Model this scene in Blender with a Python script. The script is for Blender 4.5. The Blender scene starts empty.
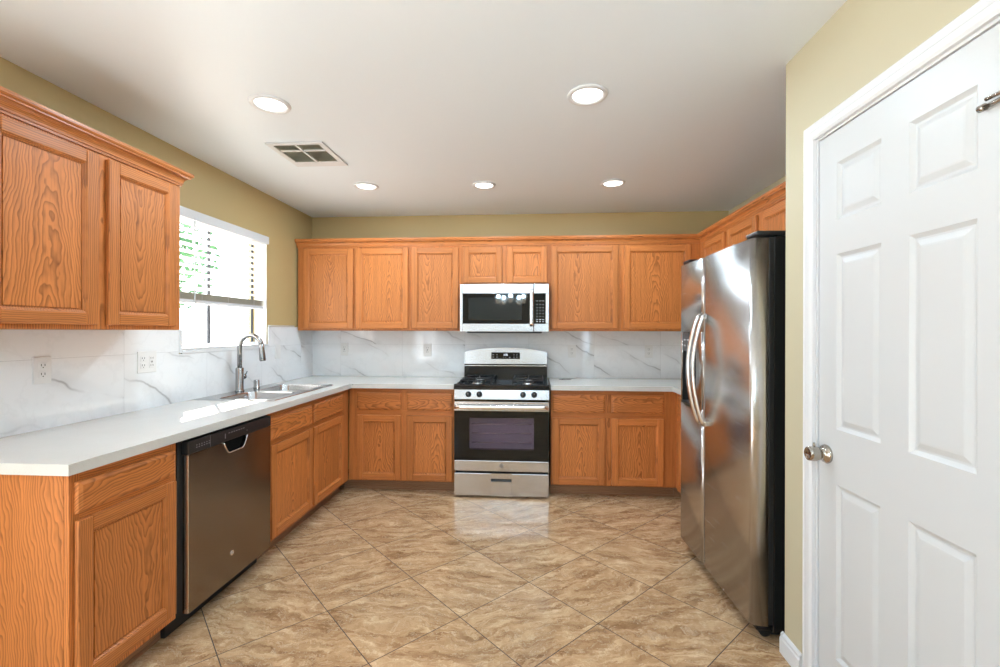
import bpy, bmesh, math, random
from mathutils import Vector, Matrix
random.seed(7)
PI = math.pi
sc = bpy.context.scene
C = sc.collection

# ---------------------------------------------------------------- camera
cd = bpy.data.cameras.new('camera')
cam = bpy.data.objects.new('camera', cd); C.objects.link(cam)
cam.location = (0, 0, 1.3533)
cd.sensor_fit = 'HORIZONTAL'; cd.sensor_width = 36.0
cd.lens = 454.28 / 1000 * 36.0
cd.shift_x = -0.0021; cd.shift_y = -0.0018
cd.clip_start = 0.02
cam.rotation_euler = (Matrix.Rotation(0.0691, 4, 'Z') @ Matrix.Rotation(PI / 2 - 0.0007, 4, 'X')
                      @ Matrix.Rotation(0.0019, 4, 'Z')).to_euler()
sc.camera = cam

# ---------------------------------------------------------------- view, world, sun, window daylight
sc.view_settings.view_transform = 'Standard'; sc.view_settings.look = 'None'
sc.view_settings.gamma = 1.0; sc.view_settings.use_curve_mapping = False
sc.view_settings.exposure = -0.20
w = bpy.data.worlds.new('sky'); sc.world = w; w.use_nodes = True
bg = w.node_tree.nodes['Background']
bg.inputs[0].default_value = (0.90, 0.95, 1.0, 1); bg.inputs[1].default_value = 3.5
sun = bpy.data.lights.new('sun', 'SUN'); sun.energy = 55; sun.angle = math.radians(0.6)
sun.color = (1.0, 0.95, 0.86)
so = bpy.data.objects.new('sun', sun); C.objects.link(so)
so.rotation_euler = Vector((0.42, -0.50, -0.47)).to_track_quat('-Z', 'Y').to_euler()
so.location = (-6, 8, 8)
def area(name, loc, direction, sx, sy, energy, color=(1, 1, 1)):
    l = bpy.data.lights.new(name, 'AREA'); l.shape = 'RECTANGLE'; l.size = sx; l.size_y = sy
    l.energy = energy; l.color = color
    o = bpy.data.objects.new(name, l); C.objects.link(o); o.location = loc
    o.rotation_euler = Vector(direction).to_track_quat('-Z', 'Z').to_euler()
    return o
# daylight entering by the patio door and the dining windows
DAY = (0.47, 0.75, 1.0)
area('daylight_patio_door', (-2.27, -0.55, 1.08), (1, 0.15, 0), 1.9, 2.0, 7, DAY)
area('ceiling_fill_patio_door', (-2.25, -0.55, 0.9), (1, 0.9, 1.5), 1.9, 1.9, 30, DAY)  # added lamp in the door opening, aimed upward to brighten the ceiling
area('daylight_side_window', (2.0, -4.57, 1.45), (0, 1, 0.3), 1.1, 1.5, 55, DAY)

# ---------------------------------------------------------------- material helpers
def mat(name):
    m = bpy.data.materials.new(name); m.use_nodes = True
    nt = m.node_tree; b = nt.nodes['Principled BSDF']
    return m, nt, b
def plain(name, col, rough=0.5, metal=0.0, spec=0.5, coat=0.0, emit=None, es=0.0):
    m, nt, b = mat(name)
    b.inputs['Base Color'].default_value = (*col, 1); b.inputs['Roughness'].default_value = rough
    b.inputs['Metallic'].default_value = metal; b.inputs['Specular IOR Level'].default_value = spec
    b.inputs['Coat Weight'].default_value = coat
    if emit: b.inputs['Emission Color'].default_value = (*emit, 1); b.inputs['Emission Strength'].default_value = es
    return m
class NT:
    def __init__(s, nt): s.nt = nt; s.L = nt.links
    def n(s, t, **k):
        o = s.nt.nodes.new(t)
        for a, v in k.items(): setattr(o, a, v)
        return o
    def put(s, sock, v):
        if isinstance(v, (int, float)): sock.default_value = v
        elif isinstance(v, tuple): sock.default_value = v
        else: s.L.new(v, sock)
    def m(s, op, a, b=0.0, c=0.0, clamp=False):
        o = s.n('ShaderNodeMath', operation=op, use_clamp=clamp)
        s.put(o.inputs[0], a); s.put(o.inputs[1], b); s.put(o.inputs[2], c)
        return o.outputs[0]
    def xyz(s, x, y, z):
        o = s.n('ShaderNodeCombineXYZ')
        for i, v in enumerate((x, y, z)): s.put(o.inputs[i], v)
        return o.outputs[0]
    def sep(s, v):
        o = s.n('ShaderNodeSeparateXYZ'); s.L.new(v, o.inputs[0]); return o.outputs
    def noise(s, v, scale=1.0, detail=2.0, rough=0.5, dist=0.0, col=False):
        o = s.n('ShaderNodeTexNoise'); s.L.new(v, o.inputs['Vector'])
        o.inputs['Scale'].default_value = scale; o.inputs['Detail'].default_value = detail
        o.inputs['Roughness'].default_value = rough; o.inputs['Distortion'].default_value = dist
        return o.outputs[1 if col else 0]
    def ramp(s, f, stops):
        o = s.n('ShaderNodeValToRGB'); s.L.new(f, o.inputs[0]); r = o.color_ramp
        while len(r.elements) < len(stops): r.elements.new(0.5)
        for e, (p, c) in zip(r.elements, stops): e.position = p; e.color = (*c, 1)
        return o.outputs[0]
    def mix(s, f, a, b, mode='MIX'):
        o = s.n('ShaderNodeMix', data_type='RGBA', blend_type=mode)
        s.put(o.inputs[0], f)
        for i, v in ((6, a), (7, b)):
            if isinstance(v, tuple): o.inputs[i].default_value = (*v, 1) if len(v) == 3 else v
            else: s.L.new(v, o.inputs[i])
        return o.outputs[2]
    def bump(s, h, strength, dist, bsdf):
        o = s.n('ShaderNodeBump'); s.L.new(h, o.inputs['Height'])
        o.inputs['Strength'].default_value = strength; o.inputs['Distance'].default_value = dist
        s.L.new(o.outputs[0], bsdf.inputs['Normal'])

def oak(name, axis='z', cathedral=1.0, light=(0.65, 0.222, 0.058), dark=(0.14, 0.036, 0.008), freq=1.0):
    m, nt, b = mat(name); N = NT(nt)
    tc = N.n('ShaderNodeTexCoord'); x, y, z = N.sep(tc.outputs['Object'])
    R = N.n('ShaderNodeObjectInfo').outputs['Random']
    if axis == 'z': g = z; c = N.m('ADD', x, y)
    elif axis == 'y': g = y; c = N.m('ADD', z, x)
    else: g = x; c = N.m('ADD', z, y)
    Rb = N.m('MULTIPLY', R, 37.0)
    R2 = N.m('FRACT', N.m('MULTIPLY', R, 17.31)); R3 = N.m('FRACT', N.m('MULTIPLY', R, 91.7))
    warp = N.noise(N.xyz(N.m('MULTIPLY', c, 7.0), N.m('MULTIPLY', g, 2.6), Rb), 1.0, 3.0, 0.55)
    warp2 = N.noise(N.xyz(N.m('MULTIPLY', c, 22.0), N.m('MULTIPLY', g, 14.0), Rb), 1.0, 2.0, 0.5)
    c0 = N.m('MULTIPLY', N.m('SUBTRACT', R2, 0.5), 0.16)
    cc = N.m('SUBTRACT', c, c0)
    rad = N.m('SQRT', N.m('ADD', N.m('MULTIPLY', cc, cc), 0.0012))
    sgn = N.m('SUBTRACT', N.m('MULTIPLY', N.m('GREATER_THAN', R3, 0.5), 2.0), 1.0)
    tilt = N.m('MULTIPLY', N.m('MULTIPLY', g, 0.11 * cathedral), sgn)
    ph = N.m('ADD', N.m('ADD', rad, tilt), N.m('ADD', N.m('MULTIPLY', warp, 0.10 if cathedral > 0.5 else 0.035), N.m('MULTIPLY', warp2, 0.010 if cathedral > 0.5 else 0.005)))
    # rings: sharp late-wood line, slow fall-off
    sw = N.m('FRACT', N.m('MULTIPLY', ph, 88.0 * freq))
    ring = N.m('POWER', sw, 2.4)
    fall = N.m('SMOOTH_MIN', ring, N.m('MULTIPLY', N.m('SUBTRACT', 1.0, sw), 7.0), 0.1)
    pores = N.noise(N.xyz(N.m('MULTIPLY', c, 520.0), N.m('MULTIPLY', g, 14.0), Rb), 1.0, 1.0, 0.5)
    pm = N.m('MULTIPLY', N.m('SUBTRACT', pores, 0.52, clamp=True), 3.0, clamp=True)
    fine = N.noise(N.xyz(N.m('MULTIPLY', c, 60.0), N.m('MULTIPLY', g, 2.0), Rb), 1.0, 2.0, 0.5)
    fac = N.m('ADD', N.m('MULTIPLY', fall, 0.78), N.m('ADD', N.m('MULTIPLY', pm, 0.30), N.m('MULTIPLY', N.m('SUBTRACT', fine, 0.5), 0.7)), clamp=True)
    col = N.ramp(fac, [(0.0, light), (0.45, tuple(0.55 * l + 0.45 * d for l, d in zip(light, dark))), (1.0, dark)])
    tint = N.m('ADD', 0.90, N.m('MULTIPLY', R3, 0.20))
    hsv = N.n('ShaderNodeHueSaturation'); N.L.new(col, hsv.inputs['Color']); N.L.new(tint, hsv.inputs['Value'])
    N.L.new(hsv.outputs[0], b.inputs['Base Color'])
    b.inputs['Roughness'].default_value = 0.42; b.inputs['Specular IOR Level'].default_value = 0.35; b.inputs['Coat Weight'].default_value = 0.08
    b.inputs['Coat Roughness'].default_value = 0.22
    N.bump(fac, 0.12, 0.001, b)
    return m
OAK = oak('honey_oak_vertical', 'z', 0.15, freq=1.3)
OAKH = oak('honey_oak_horizontal', 'x', 0.15, freq=1.3)
OAKY = oak('honey_oak_lengthwise', 'y', 0.15, freq=1.3)
OAKP = oak('honey_oak_panel', 'z', 1.0)
OAKD = oak('honey_oak_drawer', 'x', 1.0)
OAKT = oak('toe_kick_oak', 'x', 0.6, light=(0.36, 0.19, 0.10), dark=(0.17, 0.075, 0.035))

def paint(name, col, rough=0.6, bump=0.06, scale=160):
    m, nt, b = mat(name); N = NT(nt)
    b.inputs['Base Color'].default_value = (*col, 1); b.inputs['Roughness'].default_value = rough
    g = N.n('ShaderNodeNewGeometry')
    N.bump(N.noise(g.outputs['Position'], scale, 2.0), bump, 0.002, b)
    return m
KHAKI = paint('khaki_wall_paint', (0.55, 0.415, 0.195), 0.55)
KHAKI_LIT = paint('khaki_wall_paint_lit', (0.56, 0.505, 0.35), 0.55)  # khaki lightened: the light on the right-hand walls is put into the colour
CEIL = paint('ceiling_paint', (0.83, 0.895, 0.955), 0.45)
WHITE = plain('white_trim_paint', (0.76, 0.77, 0.785), 0.32)
DOORW = paint('white_door_paint', (0.62, 0.63, 0.635), 0.38, 0.03, 90)

def marble():
    m, nt, b = mat('marble_tile'); N = NT(nt)
    g = N.n('ShaderNodeNewGeometry'); x, y, z = N.sep(g.outputs['Position'])
    u = N.m('ADD', x, y)       # one of the two is constant on each wall
    # tile seams: 0.61 wide, break at z 1.224
    nx = N.m('GREATER_THAN', N.m('ABSOLUTE', N.sep(g.outputs['Normal'])[0]), 0.5)
    u0 = N.m('ADD', N.m('MULTIPLY', nx, 2.279 - 2.18), N.m('MULTIPLY', N.m('SUBTRACT', 1.0, nx), 0.561 + 4.344))
    t = N.m('DIVIDE', N.m('SUBTRACT', u, u0), 0.614)
    ti = N.m('FLOOR', t); tf = N.m('FRACT', t)
    zi = N.m('GREATER_THAN', z, 1.226)
    seam = N.m('MAXIMUM', N.m('LESS_THAN', N.m('MULTIPLY', N.m('MINIMUM', tf, N.m('SUBTRACT', 1.0, tf)), 0.614), 0.0010),
               N.m('LESS_THAN', N.m('ABSOLUTE', N.m('SUBTRACT', z, 1.226)), 0.0010))
    off = N.m('ADD', N.m('MULTIPLY', ti, 3.7), N.m('MULTIPLY', zi, 1.9))
    v = N.xyz(N.m('ADD', u, off), N.m('MULTIPLY', off, 0.7), z)
    w1 = N.noise(v, 3.0, 4.0, 0.55)
    w2 = N.noise(v, 1.5, 3.0, 0.5)
    d = N.m('ADD', N.m('MULTIPLY', N.m('ADD', u, off), 0.42), N.m('ADD', N.m('MULTIPLY', z, 0.95), N.m('MULTIPLY', w2, 0.26)))
    f = N.m('ABSOLUTE', N.m('SUBTRACT', N.m('FRACT', N.m('MULTIPLY', N.m('ADD', d, N.m('MULTIPLY', w1, 0.09)), 3.6)), 0.5))
    line = N.m('SUBTRACT', 1.0, N.m('DIVIDE', f, 0.032), clamp=True)
    halo = N.m('SUBTRACT', 1.0, N.m('DIVIDE', f, 0.24), clamp=True)
    mask = N.m('MULTIPLY', N.m('SUBTRACT', N.noise(v, 2.6, 2.0, 0.5), 0.44, clamp=True), 6.0, clamp=True)
    f2 = N.m('ABSOLUTE', N.m('SUBTRACT', N.noise(v, 4.2, 5.0, 0.6), 0.5))
    thin = N.m('MULTIPLY', N.m('SUBTRACT', 1.0, N.m('DIVIDE', f2, 0.03), clamp=True), 0.05)
    a = N.m('ADD', N.m('ADD', N.m('MULTIPLY', N.m('MULTIPLY', line, mask), 0.55), N.m('MULTIPLY', N.m('MULTIPLY', halo, mask), 0.20)), thin, clamp=True)
    col = N.ramp(a, [(0.0, (0.89, 0.905, 0.92)), (1.0, (0.26, 0.25, 0.25))])
    col = N.mix(N.m('MULTIPLY', seam, 0.45), col, (0.42, 0.42, 0.43))
    N.L.new(col, b.inputs['Base Color']); b.inputs['Roughness'].default_value = 0.07
    return m
MARBLE = marble()

def floor_tile():
    m, nt, b = mat('polished_travertine_tile'); N = NT(nt)
    g = N.n('ShaderNodeNewGeometry'); x, y, z = N.sep(g.outputs['Position'])
    r = 0.70710678
    A = N.m('DIVIDE', N.m('SUBTRACT', N.m('MULTIPLY', N.m('ADD', x, y), r), 1.2633), 0.4572)
    B = N.m('DIVIDE', N.m('SUBTRACT', N.m('MULTIPLY', N.m('SUBTRACT', y, x), r), 1.2932), 0.4572)
    ai, bi = N.m('FLOOR', A), N.m('FLOOR', B); af, bf = N.m('FRACT', A), N.m('FRACT', B)
    e = N.m('MINIMUM', N.m('MINIMUM', af, N.m('SUBTRACT', 1.0, af)), N.m('MINIMUM', bf, N.m('SUBTRACT', 1.0, bf)))
    grout = N.m('LESS_THAN', N.m('MULTIPLY', e, 0.4572), 0.0019)
    wn = N.n('ShaderNodeTexWhiteNoise', noise_dimensions='2D'); N.L.new(N.xyz(ai, bi, 0.0), wn.inputs[0])
    rnd = wn.outputs[0]
    # streaks run along the room's width, turned a little per tile
    ang = N.m('MULTIPLY', N.m('SUBTRACT', rnd, 0.35), 0.8)
    cs, sn = N.m('COSINE', ang), N.m('SINE', ang)
    u = N.m('ADD', N.m('MULTIPLY', x, cs), N.m('MULTIPLY', y, sn))
    v = N.m('SUBTRACT', N.m('MULTIPLY', y, cs), N.m('MULTIPLY', x, sn))
    off = N.m('MULTIPLY', rnd, 31.0)
    wv = N.noise(N.xyz(N.m('MULTIPLY', u, 3.0), N.m('MULTIPLY', v, 4.0), off), 1.0, 6.0, 0.68)
    vv = N.m('ADD', v, N.m('MULTIPLY', wv, 0.26))
    s1 = N.noise(N.xyz(N.m('MULTIPLY', u, 3.2), N.m('MULTIPLY', vv, 17.0), off), 1.0, 5.0, 0.62, 0.4)
    s2 = N.noise(N.xyz(N.m('MULTIPLY', u, 9.0), N.m('MULTIPLY', vv, 50.0), off), 1.0, 4.0, 0.65, 0.8)
    s3 = N.noise(N.xyz(N.m('MULTIPLY', u, 5.0), N.m('MULTIPLY', vv, 26.0), N.m('ADD', off, 9.0)), 1.0, 5.0, 0.6, 1.2)
    crack = N.m('SUBTRACT', 1.0, N.m('DIVIDE', N.m('ABSOLUTE', N.m('SUBTRACT', s3, 0.5)), 0.018), clamp=True)
    f = N.m('ADD', N.m('MULTIPLY', s1, 0.58), N.m('MULTIPLY', s2, 0.42))
    col = N.ramp(f, [(0.30, (0.17, 0.082, 0.036)), (0.42, (0.35, 0.20, 0.100)), (0.54, (0.54, 0.35, 0.195)), (0.68, (0.76, 0.56, 0.36))])
    col = N.mix(N.m('MULTIPLY', crack, 0.45), col, (0.80, 0.66, 0.48))
    col = N.mix(grout, col, (0.045, 0.028, 0.018))
    N.L.new(col, b.inputs['Base Color'])
    N.L.new(N.m('ADD', 0.10, N.m('ADD', N.m('MULTIPLY', grout, 0.5), N.m('MULTIPLY', s2, 0.08))), b.inputs['Roughness'])
    N.bump(N.m('SUBTRACT', N.m('MULTIPLY', f, 0.3), grout), 0.10, 0.002, b)
    return m
TILE = floor_tile()

def quartz():
    m, nt, b = mat('pale_quartz'); N = NT(nt)
    g = N.n('ShaderNodeNewGeometry')
    sp = N.noise(g.outputs['Position'], 420, 2.0); cl = N.noise(g.outputs['Position'], 5.0, 3.0)
    f = N.m('ADD', N.m('MULTIPLY', N.m('LESS_THAN', sp, 0.34), 0.5), N.m('MULTIPLY', cl, 0.35), clamp=True)
    N.L.new(N.ramp(f, [(0.0, (0.72, 0.71, 0.67)), (1.0, (0.50, 0.48, 0.43))]), b.inputs['Base Color'])
    b.inputs['Roughness'].default_value = 0.13
    return m
QUARTZ = quartz()

def steel(name, col=(0.60, 0.59, 0.575), rough=0.23, axis='x', wave=0.0, aniso=0.0):
    m, nt, b = mat(name); N = NT(nt)
    b.inputs['Anisotropic'].default_value = aniso
    tc = N.n('ShaderNodeTexCoord'); x, y, z = N.sep(tc.outputs['Object'])
    if axis == 'x': v = N.xyz(N.m('MULTIPLY', x, 3.0), N.m('MULTIPLY', y, 3.0), N.m('MULTIPLY', z, 700.0))
    else: v = N.xyz(N.m('MULTIPLY', x, 700.0), N.m('MULTIPLY', y, 700.0), N.m('MULTIPLY', z, 3.0))
    n = N.noise(v, 1.0, 2.0)
    b.inputs['Base Color'].default_value = (*col, 1); b.inputs['Metallic'].default_value = 1.0
    N.L.new(N.m('ADD', rough - 0.05, N.m('MULTIPLY', n, 0.06)), b.inputs['Roughness'])
    if wave:
        big = N.noise(N.xyz(N.m('MULTIPLY', x, 1.2), y, N.m('MULTIPLY', z, 7.0)), 1.0, 1.5)
        N.bump(big, wave, 0.02, b)
    return m
STEEL = steel('brushed_steel', (0.66, 0.66, 0.67), 0.27, aniso=0.55)
STEELF = steel('fridge_steel', (0.58, 0.555, 0.53), 0.28, wave=0.06)
STEELD = steel('dishwasher_steel', (0.27, 0.225, 0.185), 0.26)
STEELH = plain('satin_handle_metal', (0.90, 0.89, 0.87), 0.24, 1.0)
NICKEL = plain('satin_nickel', (0.46, 0.42, 0.37), 0.22, 1.0)
FAUCET = plain('faucet_nickel', (0.36, 0.355, 0.35), 0.24, 1.0)
SINKM = plain('sink_steel', (0.46, 0.455, 0.45), 0.24, 1.0)
BLACK = plain('black_enamel', (0.012, 0.012, 0.013), 0.14)
BLACKP = plain('black_plastic', (0.016, 0.016, 0.017), 0.38)
BLACKG = plain('black_glass', (0.006, 0.007, 0.008), 0.03)
IRON = plain('cast_iron', (0.02, 0.02, 0.021), 0.5)
BURN = plain('burner_alloy', (0.35, 0.34, 0.33), 0.35, 1.0)
PLATE = plain('white_plastic', (0.80, 0.80, 0.79), 0.3)
SLOT = plain('dark_slot', (0.05, 0.05, 0.05), 0.5)
MARK = plain('printed_mark', (0.62, 0.63, 0.65), 0.4)
LOGO = plain('badge_grey', (0.22, 0.22, 0.23), 0.35, 0.6)
DARKF = plain('dark_window_frame', (0.035, 0.04, 0.05), 0.5)
SLAT = plain('white_blind_slat', (0.83, 0.83, 0.80), 0.45)
TAUPE = plain('stacked_slat_edge', (0.50, 0.46, 0.36), 0.55)
ENAMEL = plain('lilac_reflection_enamel', (0.62, 0.58, 0.68), 0.35)  # lilac reflection in the oven window is put into the lining colour
LAMPM = plain('lit_lamp_lens', (1, 1, 1), 0.5, emit=(1.0, 0.97, 0.92), es=5.0)
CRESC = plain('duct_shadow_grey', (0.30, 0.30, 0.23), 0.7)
LOUV = plain('louver_grey_green', (0.52, 0.53, 0.45), 0.5)
def glass(name, tint=(1, 1, 1), mixf=0.08, rough=0.0):
    m = bpy.data.materials.new(name); m.use_nodes = True; nt = m.node_tree; nt.nodes.clear(); N = NT(nt)
    o = N.n('ShaderNodeOutputMaterial'); t = N.n('ShaderNodeBsdfTransparent'); t.inputs[0].default_value = (*tint, 1)
    gl = N.n('ShaderNodeBsdfGlossy'); gl.inputs['Roughness'].default_value = rough
    lw = N.n('ShaderNodeLayerWeight'); lw.inputs[0].default_value = 0.5
    sch = N.m('ADD', 0.04, N.m('MULTIPLY', N.m('POWER', lw.outputs[1], 5.0), 0.9))
    mx = N.n('ShaderNodeMixShader')
    N.L.new(N.m('ADD', sch, mixf, clamp=True), mx.inputs[0])
    N.L.new(t.outputs[0], mx.inputs[1]); N.L.new(gl.outputs[0], mx.inputs[2]); N.L.new(mx.outputs[0], o.inputs[0])
    return m
GLASS = glass('window_glass', mixf=0.0)
OVENG = glass('lilac_reflection_glass', (0.66, 0.63, 0.69), 0.02, 0.02)  # the reflection's lilac is put into the pane tint too

# ---------------------------------------------------------------- mesh helpers
class MB:
    def __init__(s): s.bm = bmesh.new(); s.smooth = set()
    def _mi(s, faces, mi):
        for f in faces: f.material_index = mi
    def box(s, x0, x1, y0, y1, z0, z1, bev=0.0, mi=0, seg=2):
        vs = [s.bm.verts.new(p) for p in ((x0,y0,z0),(x1,y0,z0),(x1,y1,z0),(x0,y1,z0),(x0,y0,z1),(x1,y0,z1),(x1,y1,z1),(x0,y1,z1))]
        fs = [s.bm.faces.new([vs[i] for i in q]) for q in ((3,2,1,0),(4,5,6,7),(0,1,5,4),(1,2,6,5),(2,3,7,6),(3,0,4,7))]
        s._mi(fs, mi)
        if bev > 0:
            es = list({e for f in fs for e in f.edges})
            r = bmesh.ops.bevel(s.bm, geom=es, offset=bev, segments=seg, profile=0.5, affect='EDGES', material=mi, clamp_overlap=True)
            s._mi(r['faces'], mi)
        return s
    def prism(s, pts, axis, a, b, mi=0):
        # pts: 2D polygon in the two other axes (order x,y,z without axis), swept from a to b
        def P(p, t):
            if axis == 'x': return (t, p[0], p[1])
            if axis == 'y': return (p[0], t, p[1])
            return (p[0], p[1], t)
        va = [s.bm.verts.new(P(p, a)) for p in pts]; vb = [s.bm.verts.new(P(p, b)) for p in pts]
        fs = [s.bm.faces.new(va), s.bm.faces.new(vb[::-1])]
        n = len(pts)
        for i in range(n):
            j = (i + 1) % n; fs.append(s.bm.faces.new((va[i], vb[i], vb[j], va[j])))
        s._mi(fs, mi); return s
    def sweep(s, path, prof, mis=None):
        # mitred sweep of profile (out, z) along a plan polyline path [(x,y)], outward = right of travel
        n = len(path); rings = []
        for i, p in enumerate(path):
            p = Vector(p)
            d0 = (p - Vector(path[i-1])).normalized() if i > 0 else None
            d1 = (Vector(path[i+1]) - p).normalized() if i < n-1 else None
            if d0 is None: d0 = d1
            if d1 is None: d1 = d0
            n0 = Vector((d0.y, -d0.x)); n1 = Vector((d1.y, -d1.x))
            mm = (n0 + n1); mm = mm / max(1e-6, (1 + n0.dot(n1)))
            rings.append([s.bm.verts.new((p.x + mm.x*o, p.y + mm.y*o, z)) for o, z in prof])
        k = len(prof); fs = []
        for i in range(n-1):
            for j in range(k):
                jj = (j+1) % k
                q = s.bm.faces.new((rings[i][j], rings[i][jj], rings[i+1][jj], rings[i+1][j])); q.material_index = mis[i] if mis else 0
        s.bm.faces.new(rings[0][::-1]); s.bm.faces.new(rings[-1])
        return s
    def lathe(s, prof, center, axis='z', seg=32, mi=0, cap=True):
        # prof [(r, t)] along axis from center
        rings = []
        for r, t in prof:
            ring = []
            for k in range(seg):
                a = 2*PI*k/seg; u, v = r*math.cos(a), r*math.sin(a)
                q = {'z': (u, v, t), 'x': (t, u, v), 'y': (u, t, v)}[axis]
                ring.append(s.bm.verts.new((center[0]+q[0], center[1]+q[1], center[2]+q[2])))
            rings.append(ring)
        fs = []
        for i in range(len(rings)-1):
            for k in range(seg):
                kk = (k+1) % seg
                f = s.bm.faces.new((rings[i][k], rings[i][kk], rings[i+1][kk], rings[i+1][k])); f.smooth = True; fs.append(f)
        if cap:
            fs.append(s.bm.faces.new(rings[0][::-1])); fs.append(s.bm.faces.new(rings[-1]))
        s._mi(fs, mi); return s
    def tube(s, path, rx, ry=None, seg=12, mi=0, up=(0, 0, 1)):
        ry = ry or rx; P = [Vector(p) for p in path]; rings = []; n = len(P)
        for i, p in enumerate(P):
            t = (P[min(i+1, n-1)] - P[max(i-1, 0)]).normalized()
            u = Vector(up)
            if abs(t.dot(u)) > 0.999: u = Vector((0, 1, 0))
            a = t.cross(u).normalized(); bb = a.cross(t).normalized()
            R = rx[i] if isinstance(rx, (list, tuple)) else rx
            Q = ry[i] if isinstance(ry, (list, tuple)) else ry
            rings.append([s.bm.verts.new(p + a*R*math.cos(2*PI*k/seg) + bb*Q*math.sin(2*PI*k/seg)) for k in range(seg)])
        fs = []
        for i in range(n-1):
            for k in range(seg):
                kk = (k+1) % seg
                f = s.bm.faces.new((rings[i][k], rings[i][kk], rings[i+1][kk], rings[i+1][k])); f.smooth = True; fs.append(f)
        fs.append(s.bm.faces.new(rings[0][::-1])); fs.append(s.bm.faces.new(rings[-1]))
        s._mi(fs, mi); return s
    def loft(s, loops, mi=0, caps=(True, True), smooth=True):
        R = [[s.bm.verts.new(p) for p in L] for L in loops]; k = len(R[0]); fs = []
        for i in range(len(R)-1):
            for j in range(k):
                jj = (j+1) % k
                f = s.bm.faces.new((R[i][j], R[i][jj], R[i+1][jj], R[i+1][j])); f.smooth = smooth; fs.append(f)
        if caps[0]: fs.append(s.bm.faces.new(R[0][::-1]))
        if caps[1]: fs.append(s.bm.faces.new(R[-1]))
        s._mi(fs, mi); return s
    def build(s, name, mats, parent=None, center=True):
        bmesh.ops.recalc_face_normals(s.bm, faces=s.bm.faces[:])
        me = bpy.data.meshes.new(name)
        c = Vector((0, 0, 0))
        if center:
            xs = [v.co for v in s.bm.verts]
            lo = Vector([min(v[i] for v in xs) for i in range(3)]); hi = Vector([max(v[i] for v in xs) for i in range(3)])
            c = (lo + hi) / 2
            for v in s.bm.verts: v.co -= c
        s.bm.to_mesh(me); s.bm.free()
        for m in (mats if isinstance(mats, (list, tuple)) else [mats]): me.materials.append(m)
        o = bpy.data.objects.new(name, me); C.objects.link(o)
        if parent is not None:
            if 'own_c' in parent: c = c - Vector(parent['own_c'])
            o.parent = parent
        o.location = c
        if parent is not None and parent.type == 'MESH' or parent is None: pass
        CENT[o.name] = (c if parent is None or parent.name not in CENT else c)
        return o
CENT = {}
def sub(parent, mb, name, mats):
    """child of a mesh part: coordinates given in the thing's frame"""
    o = mb.build(name, mats); o.parent = parent; o.location = o.location - parent.location
    return o
def tag(o, label=None, cat=None, group=None, kind=None):
    if label: o['label'] = label
    if cat: o['category'] = cat
    if group: o['group'] = group
    if kind: o['kind'] = kind
    return o
def thing(name, label, cat, loc=(0, 0, 0), rz=0.0, group=None):
    o = bpy.data.objects.new(name, None); C.objects.link(o); o.empty_display_size = 0.05
    o.location = loc; o.rotation_euler = (0, 0, rz)
    return tag(o, label, cat, group)
def copy_tree(o, parent=None):
    c = o.copy(); C.objects.link(c)
    if parent is not None: c.parent = parent
    for ch in list(o.children): copy_tree(ch, c)
    return c
def structure(name, mb, m): return tag(mb.build(name, m), kind='structure')
def text_mesh(body, size, m, parent, loc, rot, name='lettering', depth=0.0004):
    cu = bpy.data.curves.new('t', 'FONT'); cu.body = body; cu.size = size; cu.extrude = depth
    cu.align_x = 'CENTER'; cu.align_y = 'CENTER'
    t = bpy.data.objects.new('t', cu); C.objects.link(t)
    bpy.context.view_layer.update()
    me = bpy.data.meshes.new_from_object(t.evaluated_get(bpy.context.evaluated_depsgraph_get()))
    bpy.data.objects.remove(t)
    o = bpy.data.objects.new(name, me); C.objects.link(o); me.materials.clear(); me.materials.append(m)
    o.parent = parent; o.location = loc; o.rotation_euler = rot
    return o

XW, YW, ZC, XR, XD = -2.18, 4.344, 2.474, 1.80, 1.055
# ================================================================ SETTING
structure('floor', MB().box(-2.4, 3.2, -4.7, 4.5, -0.08, 0.0), TILE)
structure('ceiling', MB().box(-2.4, 3.2, -4.7, 4.5, ZC, ZC + 0.12), CEIL)
WY0, WY1, WZ0, WZ1 = 2.655, 3.578, 1.235, 2.10
wl = MB()
wl.box(XW-0.16, XW, WY1, YW+0.1, 0, ZC); wl.box(XW-0.16, XW, WY0, WY1, 0, WZ0); wl.box(XW-0.16, XW, WY0, WY1, WZ1, ZC)
wl.box(XW-0.16, XW, 0.45, WY0, 0, ZC); wl.box(XW-0.16, XW, -1.55, 0.45, 2.1, ZC); wl.box(XW-0.16, XW, -4.7, -1.55, 0, ZC)
structure('wall_left', wl, KHAKI)
structure('wall_back', MB().box(XW, XR, YW, YW+0.1, 0, ZC), KHAKI)
structure('wall_right', MB().box(XR, XR+0.1, 1.99, YW+0.1, 0, ZC), KHAKI_LIT)
DY0, DY1, DZ = 1.062, 1.782, 2.075      # door opening
wd = MB()
wd.box(XD, XR, DY1, 1.985, 0, ZC)       # partition by the fridge alcove
wd.box(XD, XD+0.13, DY0, DY1, DZ, ZC); wd.box(XD, XD+0.13, 0.0, DY0, 0, ZC)
wd.box(XD+0.13, XR+0.1, 0.0, 0.12, 0, ZC)
wd.box(XR-0.1, XR, 0.12, DY1, 0, ZC)
structure('wall_door_side', wd, KHAKI_LIT)
wf = MB()
wf.box(-2.34, 1.4, -4.68, -4.55, 0, ZC); wf.box(1.4, 2.6, -4.68, -4.55, 0, 0.68); wf.box(1.4, 2.6, -4.68, -4.55, 2.22, ZC); wf.box(2.6, 3.1, -4.68, -4.55, 0, ZC)
structure('wall_front', wf, KHAKI_LIT)
structure('wall_dining', MB().box(3.0, 3.1, -4.55, 0.0, 0, ZC), KHAKI_LIT)
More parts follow.
